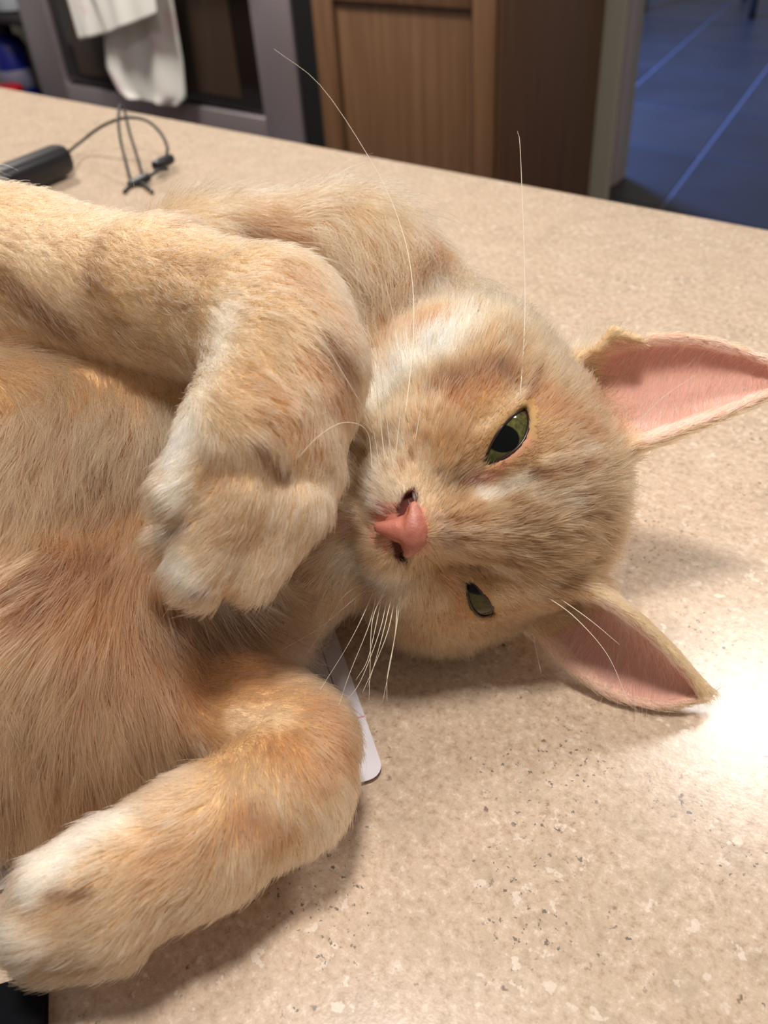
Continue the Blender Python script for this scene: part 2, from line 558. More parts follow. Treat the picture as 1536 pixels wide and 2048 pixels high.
FLOW = [
    (50, 430, 200, 450), (100, 540, 230, 620), (210, 480, 340, 540), (350, 450, 480, 490), (300, 610, 400, 670), (30, 620, 120, 690), (500, 560, 600, 610), (450, 600, 560, 640),
    (600, 680, 650, 740), (680, 720, 690, 800), (640, 800, 630, 880), (470, 800, 540, 840), (420, 700, 500, 740), (500, 900, 480, 980), (400, 940, 340, 990), (350, 880, 320, 960),
    (480, 1060, 400, 1130), (560, 1080, 520, 1170), (640, 950, 620, 1050), (700, 850, 690, 940), (320, 1070, 296, 1085),
    (480, 420, 620, 440), (700, 430, 730, 480), (760, 450, 770, 540), (850, 500, 850, 580), (720, 560, 740, 640),
    (100, 800, 70, 950), (240, 860, 220, 1000), (80, 1000, 40, 1090), (230, 1040, 215, 1120), (40, 1120, 0, 1170), (160, 1140, 90, 1190),
    (210, 1230, 190, 1310), (300, 1180, 330, 1250), (60, 1330, 45, 1450), (190, 1380, 200, 1480), (60, 1530, 55, 1640), (150, 1560, 155, 1650), (310, 1330, 340, 1420),
    (500, 1240, 590, 1260), (400, 1320, 480, 1340), (430, 1400, 520, 1400), (600, 1400, 670, 1430), (690, 1470, 705, 1520), (560, 1540, 580, 1610), (640, 1560, 655, 1640),
    (500, 1680, 490, 1760), (540, 1720, 530, 1790), (380, 1700, 310, 1740), (350, 1790, 300, 1850), (220, 1820, 140, 1850), (120, 1840, 40, 1860), (200, 1740, 120, 1770), (330, 1600, 250, 1630), (350, 1870, 320, 1920),
    (100, 1730, 60, 1765),
]
FL = [(a, b) for a, b in strokes(FLOW) if np.linalg.norm(b - a) > 1e-4]
FC = np.array([(a + b) / 2 for a, b in FL]); FD = np.array([(b - a) / np.linalg.norm(b - a) for a, b in FL])
CO = strokes(COAT)


def coat_colour(P, head):
    """coat colour at points P (linear RGB), painted crease shade included"""
    col = np.tile(np.array(cream), (len(P), 1))
    for a, b, wpx, c, st in CO:
        d = b - a
        wcm = wpx * np.linalg.norm((a + b) / 2 - CAMP) / FPX
        L = max(d @ d, 1e-9)
        t = np.clip((P - a) @ d / L, 0, 1)
        q = ((P - a - t[:, None] * d) ** 2).sum(1) / wcm ** 2
        k = (st * np.exp(-np.clip(q, 0, 30) ** 1.3))[:, None]
        col = col * (1 - k) + np.array(c) * k
    return col


# skin colour under the coat, with the nostrils' shade painted in
sk = coat_colour(pos, None)
sk[ear_side == 1] = srgb(214, 160, 142)
sk[ear_side == 3] = srgb(232, 186, 160)
for q in (-1, 1):
    for a_, b_, r_ in NOSTRIL:
        a_ = np.array(a_) * (q, 1, 1); b_ = np.array(b_) * (q, 1, 1); d_ = b_ - a_
        t_ = np.clip((HEAD_LOCAL - a_) @ d_ / (d_ @ d_), 0, 1)
        sk[np.linalg.norm(HEAD_LOCAL - a_ - t_[:, None] * d_, axis=1) < .24] = srgb(92, 48, 40)  # deep brown paints the dark inside of the nostrils
_n = (np.abs(HEAD_LOCAL[:, 0]) < .75) & (HEAD_LOCAL[:, 1] < -2.0) & (HEAD_LOCAL[:, 1] > -3.6) & (HEAD_LOCAL[:, 2] > 3.2)
_n &= (sk[:, 0] > srgb(150, 0, 0)[0])
sk[_n] = srgb(206, 138, 118)
me = cat.data
ca = me.color_attributes.new('coat', 'FLOAT_COLOR', 'POINT')
ca.data.foreach_set('color', np.concatenate([sk, np.ones((len(sk), 1))], 1).astype(np.float32).ravel())

NH = 330000
CHAIR_PTS = 5


def fur():
    cen = (ta + tb + tc) / 3
    vdir = CAMP - cen; dist = np.linalg.norm(vdir, axis=1); vdir /= dist[:, None]
    tn = fn / (np.linalg.norm(fn, axis=1)[:, None] + 1e-12)
    facing = (tn * vdir).sum(1)
    inframe = (cen[:, 0] > -33)
    side_v = ear_side[tri[:, 0]]
    hl = HEAD_LOCAL[tri[:, 0]]
    headness = np.exp(-np.clip((hl[:, 0] / 5.5) ** 2 + ((hl[:, 1]) / 5) ** 2 + ((hl[:, 2] - 1) / 4.5) ** 2, 0, 20) ** 2)
    wgt = area_t * np.where(facing > -.25, 1.0, .3) * np.where(inframe, 1, np.where(cen[:, 0] > -43, .4, .2)) * (20 / dist) ** 2 * (1 + 1.6 * headness)
    wgt *= np.where(cen[:, 2] < .25, .1, 1)
    wgt *= np.where(side_v == 1, .42, 1)
    # bare places: nose leather, eye openings
    for s in (-1, 1):
        ctr, al, bb, nn, ha, ball, R = eye_frame(s)
        d = hl - ctr
        A = d @ al; Bq = d @ bb; N = d @ nn
        up, dn = EYE_OPEN[s]
        ins = (np.abs(A) < ha + .07) & (Bq < (up + .10) * np.clip(1.25 - (A / ha) ** 2, .1, None)) & (Bq > -(dn + .09) * np.clip(1.25 - (A / ha) ** 2, .1, None)) & (N > -1.6)
        wgt[ins] = 0
    nose = (np.abs(hl[:, 0]) < .6 - .42 * np.clip((-2.5 - hl[:, 1]) / .6, 0, 1)) & (hl[:, 1] < -2.1) & (hl[:, 1] > -3.3) & (hl[:, 2] > 3.3)
    wgt[nose] = 0
    for q in (-1, 1):
        for a_, b_, r_ in NOSTRIL:
            a_ = np.array(a_) * (q, 1, 1); b_ = np.array(b_) * (q, 1, 1); d_ = b_ - a_
            t_ = np.clip((hl - a_) @ d_ / (d_ @ d_), 0, 1)
            wgt[np.linalg.norm(hl - a_ - t_[:, None] * d_, axis=1) < .17] = 0
    cdf = np.cumsum(wgt); cdf /= cdf[-1]
    ti = np.searchsorted(cdf, rng.random(NH))
    r1 = np.sqrt(rng.random(NH)); r2 = rng.random(NH)
    w0, w1, w2 = 1 - r1, r1 * (1 - r2), r1 * r2
    P = w0[:, None] * ta[ti] + w1[:, None] * tb[ti] + w2[:, None] * tc[ti]
    Nn = w0[:, None] * vn[tri[ti, 0]] + w1[:, None] * vn[tri[ti, 1]] + w2[:, None] * vn[tri[ti, 2]]
    Nn /= np.linalg.norm(Nn, axis=1)[:, None]
    side = side_v[ti]; hl = (P - HO) @ HR
    # flow
    T = np.zeros((NH, 3)); Lb = np.zeros(NH)
    for i in range(0, NH, 40000):
        p = P[i:i + 40000]
        d2 = ((p[:, None] - FC[None]) ** 2).sum(2)
        ww = 1 / (d2 + .5) ** 2.2
        T[i:i + 40000] = ww @ FD
    T /= np.linalg.norm(T, axis=1)[:, None] + 1e-9
    hw = np.clip(2.0 - np.sqrt((hl[:, 0] / 6.6) ** 2 + ((hl[:, 1] - .3) / 5.2) ** 2 + ((hl[:, 2] + .2) / 4.4) ** 2), 0, 1)
    paw = np.zeros(NH)
    hw = hw ** 1.0
    # the paw in front of the mouth is not head
    isarm = (F_arm_dist(P) < .35)
    hw = np.where(isarm, 0, np.clip(hw * 3 - 1.2, 0, 1))
    radial = P - H(0, -2.1, 4.6)
    radial = radial - (radial * Nn).sum(1)[:, None] * Nn
    radial /= np.linalg.norm(radial, axis=1)[:, None] + 1e-9
    upv = HR[:, 1] - HR[:, 2] * .4
    fore = np.clip((hl[:, 1] + .5) / 2, 0, 1) * np.clip(1.5 - np.abs(hl[:, 0]) / 2.5, 0, 1)
    radial = radial + upv[None] * fore[:, None] * .8
    T = T * (1 - hw)[:, None] + radial * hw[:, None]
    ear = side > 0
    T[ear] = ear_flow[tri[ti, 0]][ear]
    # inside-ear hairs run across the cup towards the front margin
    T -= (T * Nn).sum(1)[:, None] * Nn
    T /= np.linalg.norm(T, axis=1)[:, None] + 1e-9
    Bt = np.cross(Nn, T)
    # length
    face_d = np.linalg.norm(hl - np.array([0, -2.4, 3.8]), axis=1)
    Lh = np.clip(.16 + .13 * face_d, .2, 1.0)
    for s in (-1, 1):
        de = np.linalg.norm(hl - (eye_frame(s)[0]), axis=1)
        Lh = np.minimum(Lh, .09 + .3 * np.clip(de - .8, 0, 3))
    Ld = np.full(NH, .85)
    ch = np.exp(-((P - np.array([-20, 8, 5])) ** 2).sum(1) / 60)
    belly = 1 - np.clip((F_arm_dist(P)) / 1.0, 0, 1)
    Lbody = np.where(F_arm_dist(P) < .35, .5, 1.75)
    L = Lh * hw + Lbody * (1 - hw)
    L = np.where(side == 2, .38, L); L = np.where(side == 3, .28, L); L = np.where(side == 1, .9 * (1 - .6 * ear_u[tri[ti, 0]]), L)
    fold = np.linalg.norm(P - at(1238, 678, 28.8), axis=1)
    L = np.where(fold < 1.0, np.minimum(L, .3), L)
    # clumps
    def cell(size, seed):
        key = np.floor(P / size + 100).astype(np.int64)
        key = key[:, 0] * 1000003 + key[:, 1] * 1009 + key[:, 2]
        _, inv = np.unique(key, return_inverse=True)
        n = inv.max() + 1
        cnt = np.bincount(inv, minlength=n)
        cc = np.stack([np.bincount(inv, P[:, a], n) for a in range(3)], 1) / cnt[:, None]
        rr = np.random.default_rng(seed).normal(size=(n, 3))
        return cc[inv], rr[inv]
    jit = P.copy()
    c1, n1 = cell(.22, 1); c2, n2 = cell(.75, 2); c3, n3 = cell(.42, 3); c0, n0 = cell(.1, 4)
    bodyw = np.clip((L - 1.0) / .5, 0, 1)
    lone = rng.normal(size=(NH, 3))
    L = L * np.exp(.18 * rng.normal(size=NH) + .1 * n1[:, 0] + .08 * n2[:, 0])
    long_ = np.clip(L / .9, .35, 1.8)
    T = T + Bt * (.10 * n1[:, 1] + .13 * n2[:, 1] * long_ + .10 * lone[:, 1])[:, None] + T * 0
    T /= np.linalg.norm(T, axis=1)[:, None]
    lift = np.clip(.55 + .12 * n1[:, 2] + .12 * lone[:, 2], .2, 1.1)
    lift = np.where(side > 0, .35, lift)
    K = CHAIR_PTS
    pts = np.zeros((NH, K, 3), np.float32)
    pts[:, 0] = P - Nn * .03
    p = P.copy()
    for k in range(1, K):
        s = (k - .5) / (K - 1)
        d = T + Nn * (lift * (1.15 - 1.25 * s))[:, None]
        d[:, 2] -= .10 * s * (L > 1.1)
        d /= np.linalg.norm(d, axis=1)[:, None]
        p = p + d * (L / (K - 1))[:, None]
        pull = (.30 * s) * np.where(side > 0, .3, 1)
        off = (c1 - P); off -= (off * T).sum(1)[:, None] * T
        off3 = (c3 - P); off3 -= (off3 * T).sum(1)[:, None] * T
        pts[:, k] = p + off * (pull * 1.2 * (1 - .6 * bodyw))[:, None] + off3 * (.8 * s * bodyw)[:, None]
    pts[:, :, 2] = np.maximum(pts[:, :, 2], .03)
    # colour
    col = coat_colour(P + T * (L * .35)[:, None], hl)
    col[side == 2] = np.array(srgb(226, 178, 132))
    col[side == 3] = np.array(srgb(240, 214, 190))
    col[side == 1] = np.array(srgb(238, 212, 192))
    col = np.where((side > 0)[:, None], col, coat_tone(col))
    br = np.exp(.13 * rng.normal(size=NH) + .06 * n1[:, 0] + .03 * n2[:, 2])
    tick = rng.random(NH) < .13
    br = np.where(tick & ~(side > 0), br * .55, br)
    br = br * np.where((n0[:, 0] > 1.0) & ~(side > 0), .62, 1.0) * np.exp(.06 * n0[:, 1] + .09 * n3[:, 0] * bodyw)
    col = np.clip(col * br[:, None], 0, .97)
    hc = bpy.data.hair_curves.new('fur')
    hc.add_curves([K] * NH)
    hc.attributes['position'].data.foreach_set('vector', (pts * SC).astype(np.float32).ravel())
    rad = np.tile(np.array([1, 1, .85, .6, .2]), (NH, 1)) * np.where(side == 1, .0042, .0075)[:, None]
    ra = hc.attributes.get('radius') or hc.attributes.new('radius', 'FLOAT', 'POINT')
    ra.data.foreach_set('value', (rad * SC).astype(np.float32).ravel())
    at_ = hc.attributes.new('coat', 'FLOAT_COLOR', 'CURVE')
    at_.data.foreach_set('color', np.concatenate([col, np.ones((NH, 1))], 1).astype(np.float32).ravel())
    o = bpy.data.objects.new('fur', hc)
    C.objects.link(o)
    o.parent = cat
    tag(o, kind='stuff')
    hc.materials.append(hair_material())
    return o


def coat_tone(col):
    c = col ** 1.3
    lum = (c @ np.array([.25, .65, .1]))[:, None]
    return (c * .78 + lum * .22) * .86


def hair_material():
    m = bpy.data.materials.new('cat_fur')
    m.use_nodes = True
    nt = m.node_tree
    nt.nodes.remove(nt.nodes['Principled BSDF'])
    a = nt.nodes.new('ShaderNodeAttribute'); a.attribute_name = 'coat'
    h = nt.nodes.new('ShaderNodeBsdfHairPrincipled')
    h.model = 'CHIANG'
    h.parametrization = 'COLOR'
    h.inputs['Roughness'].default_value = .45
    h.inputs['Radial Roughness'].default_value = .6
    h.inputs['Coat'].default_value = 0
    nt.links.new(a.outputs['Color'], h.inputs['Color'])
    nt.links.new(h.outputs[0], nt.nodes['Material Output'].inputs['Surface'])
    return m


def F_arm_dist(P):
    """distance to the two forelegs' axes minus their girth"""
    segs = [((-200, 485, 33.5), (60, 555, 31), 3.3), ((60, 555, 31), (330, 595, 27.8), 2.7), ((330, 595, 27.8), (545, 660, 24.8), 2.3), ((545, 660, 24.8), (575, 740, 23.8), 2.1),
            ((575, 740, 23.8), (530, 880, 23), 2.1), ((530, 880, 23.0), (590, 965, 23.0), 1.9), ((530, 880, 23), (400, 1145, 21.9), 1.9), ((500, 900, 23), (340, 1080, 23.4), 1.4), ((440, 900, 22.4), (357, 985, 22.0), 1.1), ((570, 1000, 22.5), (498, 1135, 22.3), 1.2),
            ((400, 1375, 26.8), (585, 1470, 24.6), 1.8), ((600, 1500, 24), (575, 1575, 23.3), 1.7), ((575, 1575, 23.3), (400, 1680, 22.3), 1.75), ((400, 1680, 22.3), (80, 1850, 20.8), 1.75)]
    best = np.full(len(P), 99.0)
    for a, b, r in segs:
        a = at(*a); b = at(*b); d = b - a
        t = np.clip((P - a) @ d / (d @ d), 0, 1)
        best = np.minimum(best, np.linalg.norm(P - a - t[:, None] * d, axis=1) - r)
    return best


fur()



# ------------------------------------------------------------------ face parts
def uv_sphere(r, nu=64, nv=40):
    V = []; Fs = []
    for j in range(nv + 1):
        th = math.pi * j / nv
        for i in range(nu):
            ph = 2 * math.pi * i / nu
            V.append((math.sin(th) * math.cos(ph) * r, math.sin(th) * math.sin(ph) * r, math.cos(th) * r))
    for j in range(nv):
        for i in range(nu):
            Fs.append((j * nu + i, (j + 1) * nu + i, (j + 1) * nu + (i + 1) % nu, j * nu + (i + 1) % nu))
    return V, Fs


def nodes(m):
    m.use_nodes = True
    nt = m.node_tree
    return nt, nt.nodes['Principled BSDF']


def ramp(nt, fac, stops, interp='LINEAR'):
    r = nt.nodes.new('ShaderNodeValToRGB')
    r.color_ramp.interpolation = interp
    el = r.color_ramp.elements
    while len(el) < len(stops): el.new(.5)
    for e, (p, c) in zip(el, stops):
        e.position = p; e.color = (*c, 1) if len(c) == 3 else c
    nt.links.new(fac, r.inputs[0])
    return r.outputs[0]


def math_node(nt, op, a, b=None):
    n = nt.nodes.new('ShaderNodeMath'); n.operation = op
    for k, x in enumerate((a, b)):
        if x is None: continue
        if isinstance(x, (int, float)): n.inputs[k].default_value = x
        else: nt.links.new(x, n.inputs[k])
    return n.outputs[0]


def noise(nt, vec, scale, detail=2, rough=.5):
    n = nt.nodes.new('ShaderNodeTexNoise')
    n.inputs['Scale'].default_value = scale; n.inputs['Detail'].default_value = detail; n.inputs['Roughness'].default_value = rough
    nt.links.new(vec, n.inputs['Vector'])
    return n.outputs['Fac']


def mixc(nt, fac, a, b, mode='MIX'):
    n = nt.nodes.new('ShaderNodeMix'); n.data_type = 'RGBA'; n.blend_type = mode
    if isinstance(fac, (int, float)): n.inputs[0].default_value = fac
    else: nt.links.new(fac, n.inputs[0])
    for k, x in ((6, a), (7, b)):
        if isinstance(x, tuple): n.inputs[k].default_value = (*x, 1)
        else: nt.links.new(x, n.inputs[k])
    return n.outputs[2]


def coords(nt, kind='Object'):
    n = nt.nodes.new('ShaderNodeTexCoord')
    return n.outputs[kind]


def eye_material():
    m = bpy.data.materials.new('cat_eye')
    nt, b = nodes(m)
    co = coords(nt)
    sp = nt.nodes.new('ShaderNodeSeparateXYZ'); nt.links.new(co, sp.inputs[0])
    x, y = sp.outputs[0], sp.outputs[1]
    xs = math_node(nt, 'MULTIPLY', x, 1 / (.43 * SC)); ys = math_node(nt, 'MULTIPLY', y, 1 / (.52 * SC))
    d = math_node(nt, 'SQRT', math_node(nt, 'ADD', math_node(nt, 'MULTIPLY', xs, xs), math_node(nt, 'MULTIPLY', ys, ys)))
    rr = math_node(nt, 'MULTIPLY', math_node(nt, 'SQRT', math_node(nt, 'ADD', math_node(nt, 'MULTIPLY', x, x), math_node(nt, 'MULTIPLY', y, y))), 1 / (1.1 * SC))
    iris = ramp(nt, rr, [(0, srgb(88, 94, 48)), (.55, srgb(78, 76, 40)), (.86, srgb(66, 58, 28)), (.95, srgb(60, 46, 26)), (1, srgb(40, 30, 22))])
    nz = noise(nt, co, 900, 3)
    iris = mixc(nt, .45, iris, ramp(nt, nz, [(.3, srgb(36, 38, 22)), (.7, srgb(116, 112, 68))]))
    pm = ramp(nt, d, [(.92, (0, 0, 0)), (1.02, (1, 1, 1))])
    col = mixc(nt, pm, srgb(10, 13, 11), iris)
    nt.links.new(col, b.inputs['Base Color'])
    b.inputs['Roughness'].default_value = .06
    b.inputs['Specular IOR Level'].default_value = .22
    return m


def tube_mesh(name, pts, r0, r1, mat, parent=None, ns=6, n=24, closed=False):
    """smooth tube through points (Catmull-Rom), tapering r0 -> r1"""
    P = [np.asarray(p, float) for p in pts]
    Q = [2 * P[0] - P[1]] + P + [2 * P[-1] - P[-2]]
    S = []
    per = max(2, n // (len(P) - 1))
    for i in range(1, len(Q) - 2):
        for k in range(per):
            t = k / per
            a, b_, c, d = Q[i - 1], Q[i], Q[i + 1], Q[i + 2]
            S.append(.5 * ((2 * b_) + (c - a) * t + (2 * a - 5 * b_ + 4 * c - d) * t * t + (3 * b_ - a - 3 * c + d) * t ** 3))
    S.append(P[-1])
    S = np.array(S); m = len(S)
    V = []; Ff = []
    ref = np.array([.31, .17, .93])
    for k in range(m):
        t = S[min(k + 1, m - 1)] - S[max(k - 1, 0)]; t /= np.linalg.norm(t) + 1e-9
        n1 = np.cross(t, ref); n1 /= np.linalg.norm(n1) + 1e-9; n2 = np.cross(t, n1)
        r = r0 + (r1 - r0) * k / (m - 1)
        for j in range(ns):
            an = 2 * math.pi * j / ns
            V.append(S[k] + r * (math.cos(an) * n1 + math.sin(an) * n2))
    for k in range(m - 1):
        for j in range(ns):
            Ff.append((k * ns + j, k * ns + (j + 1) % ns, (k + 1) * ns + (j + 1) % ns, (k + 1) * ns + j))
    Ff.append(tuple(range(ns))[::-1]); Ff.append(tuple((m - 1) * ns + j for j in range(ns)))
    return mesh_obj(name, V, Ff, mat, parent)


m_eye = eye_material()
m_lid = mat_principled('eyelid_skin', srgb(52, 30, 24), .3, .5)
m_lid_pink = mat_principled('eyelid_pink', srgb(214, 160, 145), .5, .3)
for s in (-1, 1):
    ctr, al, bb, nn, ha, ball, R = eye_frame(s)
    V, Fs = uv_sphere(R)
    e = mesh_obj('eye', V, Fs, m_eye, cat)
    bw = H(*ball)
    gz = (CAMP - bw); gz /= np.linalg.norm(gz)
    gz = gz * (.55 if s < 0 else .8) + (HR @ nn) * (.45 if s < 0 else .2); gz /= np.linalg.norm(gz)
    gy = HR[:, 1] - (HR[:, 1] @ gz) * gz; gy /= np.linalg.norm(gy)
    gx = np.cross(gy, gz)
    mw = Matrix([[gx[i], gy[i], gz[i], bw[i] * SC] for i in range(3)] + [[0, 0, 0, 1]])
    e.matrix_world = mw
    up, dn = EYE_OPEN[s]
    # lid margins: a dark wet line, and a pink band outside the lower one
    for nm, grow, rad, mt in (('eyelid_rim', .035, .055, m_lid),):
        ring = []
        for sgn, h in ((1, up), (-1, dn)):
            for k in range(24):
                a = -1 + 2 * k / 24
                if sgn < 0: a = -a
                ring.append((a * (ha + .02), sgn * (h + grow) * (1 - a * a)))
        Vv = []; Ff = []; ns = 8; n = len(ring)
        P3 = []
        for a, b_ in ring:
            p = ctr + al * a + bb * b_
            q = p - ball
            inpl = (q @ al) ** 2 + (q @ bb) ** 2
            hgt = math.sqrt(max(R * R - inpl, 0.05))
            P3.append(ball + al * (q @ al) + bb * (q @ bb) + nn * (hgt + .03))
        P3 = np.array(P3)
        for k in range(n):
            t = P3[(k + 1) % n] - P3[k - 1]; t /= np.linalg.norm(t)
            n1 = nn - (nn @ t) * t; n1 /= np.linalg.norm(n1); n2 = np.cross(t, n1)
            for j in range(ns):
                an = 2 * math.pi * j / ns
                Vv.append(H(*(P3[k] + rad * (math.cos(an) * n1 + math.sin(an) * n2))))
        for k in range(n):
            for j in range(ns):
                Ff.append((k * ns + j, k * ns + (j + 1) % ns, ((k + 1) % n) * ns + (j + 1) % ns, ((k + 1) % n) * ns + j))
        tag(mesh_obj(nm, Vv, Ff, mt, cat), 'dark rim of the eyelids')
        arc = []
        for k in range(17):
            a = -.95 + 1.9 * k / 16
            x_, y_ = a * (ha + .04), (up + .15) * (1 - a * a) + .02
            hgt = math.sqrt(max(R * R - x_ * x_ - (y_ + (ctr - ball) @ bb) ** 2, .05))
            arc.append(H(*(ball + al * x_ + bb * (y_ + (ctr - ball) @ bb) + nn * (hgt + .03))))
        tag(tube_mesh('eyelid', arc, .085, .085, m_lid_pink, cat, 8, 32), 'bare pink skin of the upper eyelid')


def nose_mesh():
    """nose leather: T shape with two comma nostrils, in the head frame (cm)"""
    Gn = Grid(np.arange(-1.3, 1.3, .045).astype(np.float32), np.arange(-4.0, -1.4, .045).astype(np.float32), np.arange(2.6, 5.2, .045).astype(np.float32))
    Fn = Gn.field()
    add_ell(Gn, Fn, (0, -2.32, 3.98), (.62, .42, .5), None, .2)
    add_cone(Gn, Fn, (0, -2.5, 4.12), (0, -3.25, 4.05), .42, .17, .25)
    for q in (-1, 1):
        add_cone(Gn, Fn, (q * .15, -2.2, 4.25), (q * .62, -2.38, 3.95), .3, .24, .2)
        add_cone(Gn, Fn, (q * .36, -2.72, 4.45), (q * .58, -2.66, 4.1), .12, .13, .12, 'cut')
        add_cone(Gn, Fn, (q * .58, -2.66, 4.15), (q * .92, -2.5, 3.75), .13, .1, .12, 'cut')
    add_cone(Gn, Fn, (0, -2.9, 4.5), (0, -3.4, 4.25), .035, .04, .08, 'cut')
    p, q = surface_nets(Gn, Fn)
    return HO + p @ HR.T, q


m_nose = bpy.data.materials.new('nose_leather')
nt, b = nodes(m_nose)
co = coords(nt)
nt.links.new(ramp(nt, noise(nt, co, 260, 3), [(.35, srgb(176, 102, 86)), (.7, srgb(198, 126, 106))]), b.inputs['Base Color'])
b.inputs['Roughness'].default_value = .42
b.inputs['Subsurface Weight'].default_value = .15
b.inputs['Subsurface Radius'].default_value = (.004, .0015, .001)
bp = nt.nodes.new('ShaderNodeBump'); bp.inputs['Strength'].default_value = .25; bp.inputs['Distance'].default_value = .0006
nt.links.new(noise(nt, co, 1500, 2), bp.inputs['Height']); nt.links.new(bp.outputs[0], b.inputs['Normal'])
np_, nq_ = nose_mesh()
tag(mesh_np('nose', np_, nq_, m_nose, cat), 'pink nose leather')


# whiskers: (picture points from root to tip), lift of the tip towards the viewer in cm
m_whisk = mat_principled('whisker', srgb(240, 228, 205), .35, .5)
WHISK = [
    ([(800, 905), (826, 690), (822, 540), (790, 420), (735, 310), (640, 170), (548, 98)], -6), ([(790, 925), (803, 790), (800, 700), (770, 560)], .5),
    ([(827, 900), (846, 790), (856, 730), (850, 640)], .8), ([(770, 930), (758, 815), (748, 730), (735, 650)], .8), ([(760, 945), (745, 860), (700, 770), (600, 610)], 1.6),
    ([(745, 955), (735, 865), (690, 845), (640, 870), (596, 915)], 1.6), ([(785, 935), (772, 830), (752, 700), (700, 600)], 1.2),
    ([(740, 1175), (712, 1195), (640, 1255), (560, 1302)], 1.5), ([(755, 1180), (738, 1250), (700, 1345), (678, 1410)], 1.0), ([(775, 1190), (760, 1260), (722, 1360), (690, 1405)], 1.0),
    ([(765, 1185), (752, 1250), (735, 1320), (712, 1360)], 1.0), ([(790, 1195), (775, 1265), (745, 1340), (725, 1385)], 1.0), ([(750, 1175), (722, 1240), (690, 1300), (640, 1380)], 1.3),
    ([(800, 1200), (792, 1260), (780, 1330), (765, 1405)], .8), ([(795, 1195), (790, 1270), (775, 1350), (774, 1402)], .8), ([(770, 1180), (745, 1240), (740, 1340), (738, 1400)], .9),
    ([(730, 1165), (690, 1190), (655, 1245), (600, 1330)], 1.3), ([(785, 1185), (770, 1250), (757, 1300), (735, 1375)], 1.0),
    ([(1092, 1192), (1150, 1235), (1215, 1310), (1258, 1408)], 1.5), ([(1062, 1240), (1070, 1290), (1082, 1345)], .8), ([(1075, 1235), (1090, 1265), (1105, 1310)], .6), ([(1110, 1190), (1180, 1240), (1240, 1290)], 1.0),
    ([(1255, 868), (1320, 800), (1390, 750)], 1.2), ([(1040, 800), (1050, 600), (1041, 310), (1035, 262)], -3.0),
]
for pts, lift in WHISK:
    root = hit(*pts[0])
    if root is None: continue
    d0 = (RC.T @ (root - CAMP))[2] * -1
    P = []
    for k, (u, v) in enumerate(pts):
        t = k / (len(pts) - 1)
        d = d0 - lift * t
        h_ = hit(u, v)
        if h_ is not None and k:
            d = min(d, (RC.T @ (h_ - CAMP))[2] * -1 - .75)
        p = at(u, v, d)
        if p[2] < .15: p = on(u, v, .15)
        P.append(p)
    tube_mesh('whisker', P, .017, .004, m_whisk, cat, 5, 24)

# ================================================================== COUNTER
def box(name, lo, hi, mat, parent=None, bev=0.0, seg=2, smooth=False):
    bm = bmesh.new()
    bmesh.ops.create_cube(bm, size=1)
    lo = np.array(lo, float) * SC; hi = np.array(hi, float) * SC
    for v in bm.verts:
        for a in range(3):
            v.co[a] = lo[a] if v.co[a] < 0 else hi[a]
    if bev:
        bmesh.ops.bevel(bm, geom=bm.edges[:], offset=bev * SC, segments=seg, profile=.5, affect='EDGES')
    me = bpy.data.meshes.new(name)
    bm.to_mesh(me); bm.free()
    if smooth or bev:
        me.polygons.foreach_set('use_smooth', np.ones(len(me.polygons), bool))
    o = bpy.data.objects.new(name, me)
    C.objects.link(o)
    if mat: me.materials.append(mat)
    if parent: o.parent = parent
    return o


def empty(name, loc=(0, 0, 0), label=None, cat_=None, group=None):
    o = bpy.data.objects.new(name, None)
    C.objects.link(o)
    return tag(o, label, cat_, group)


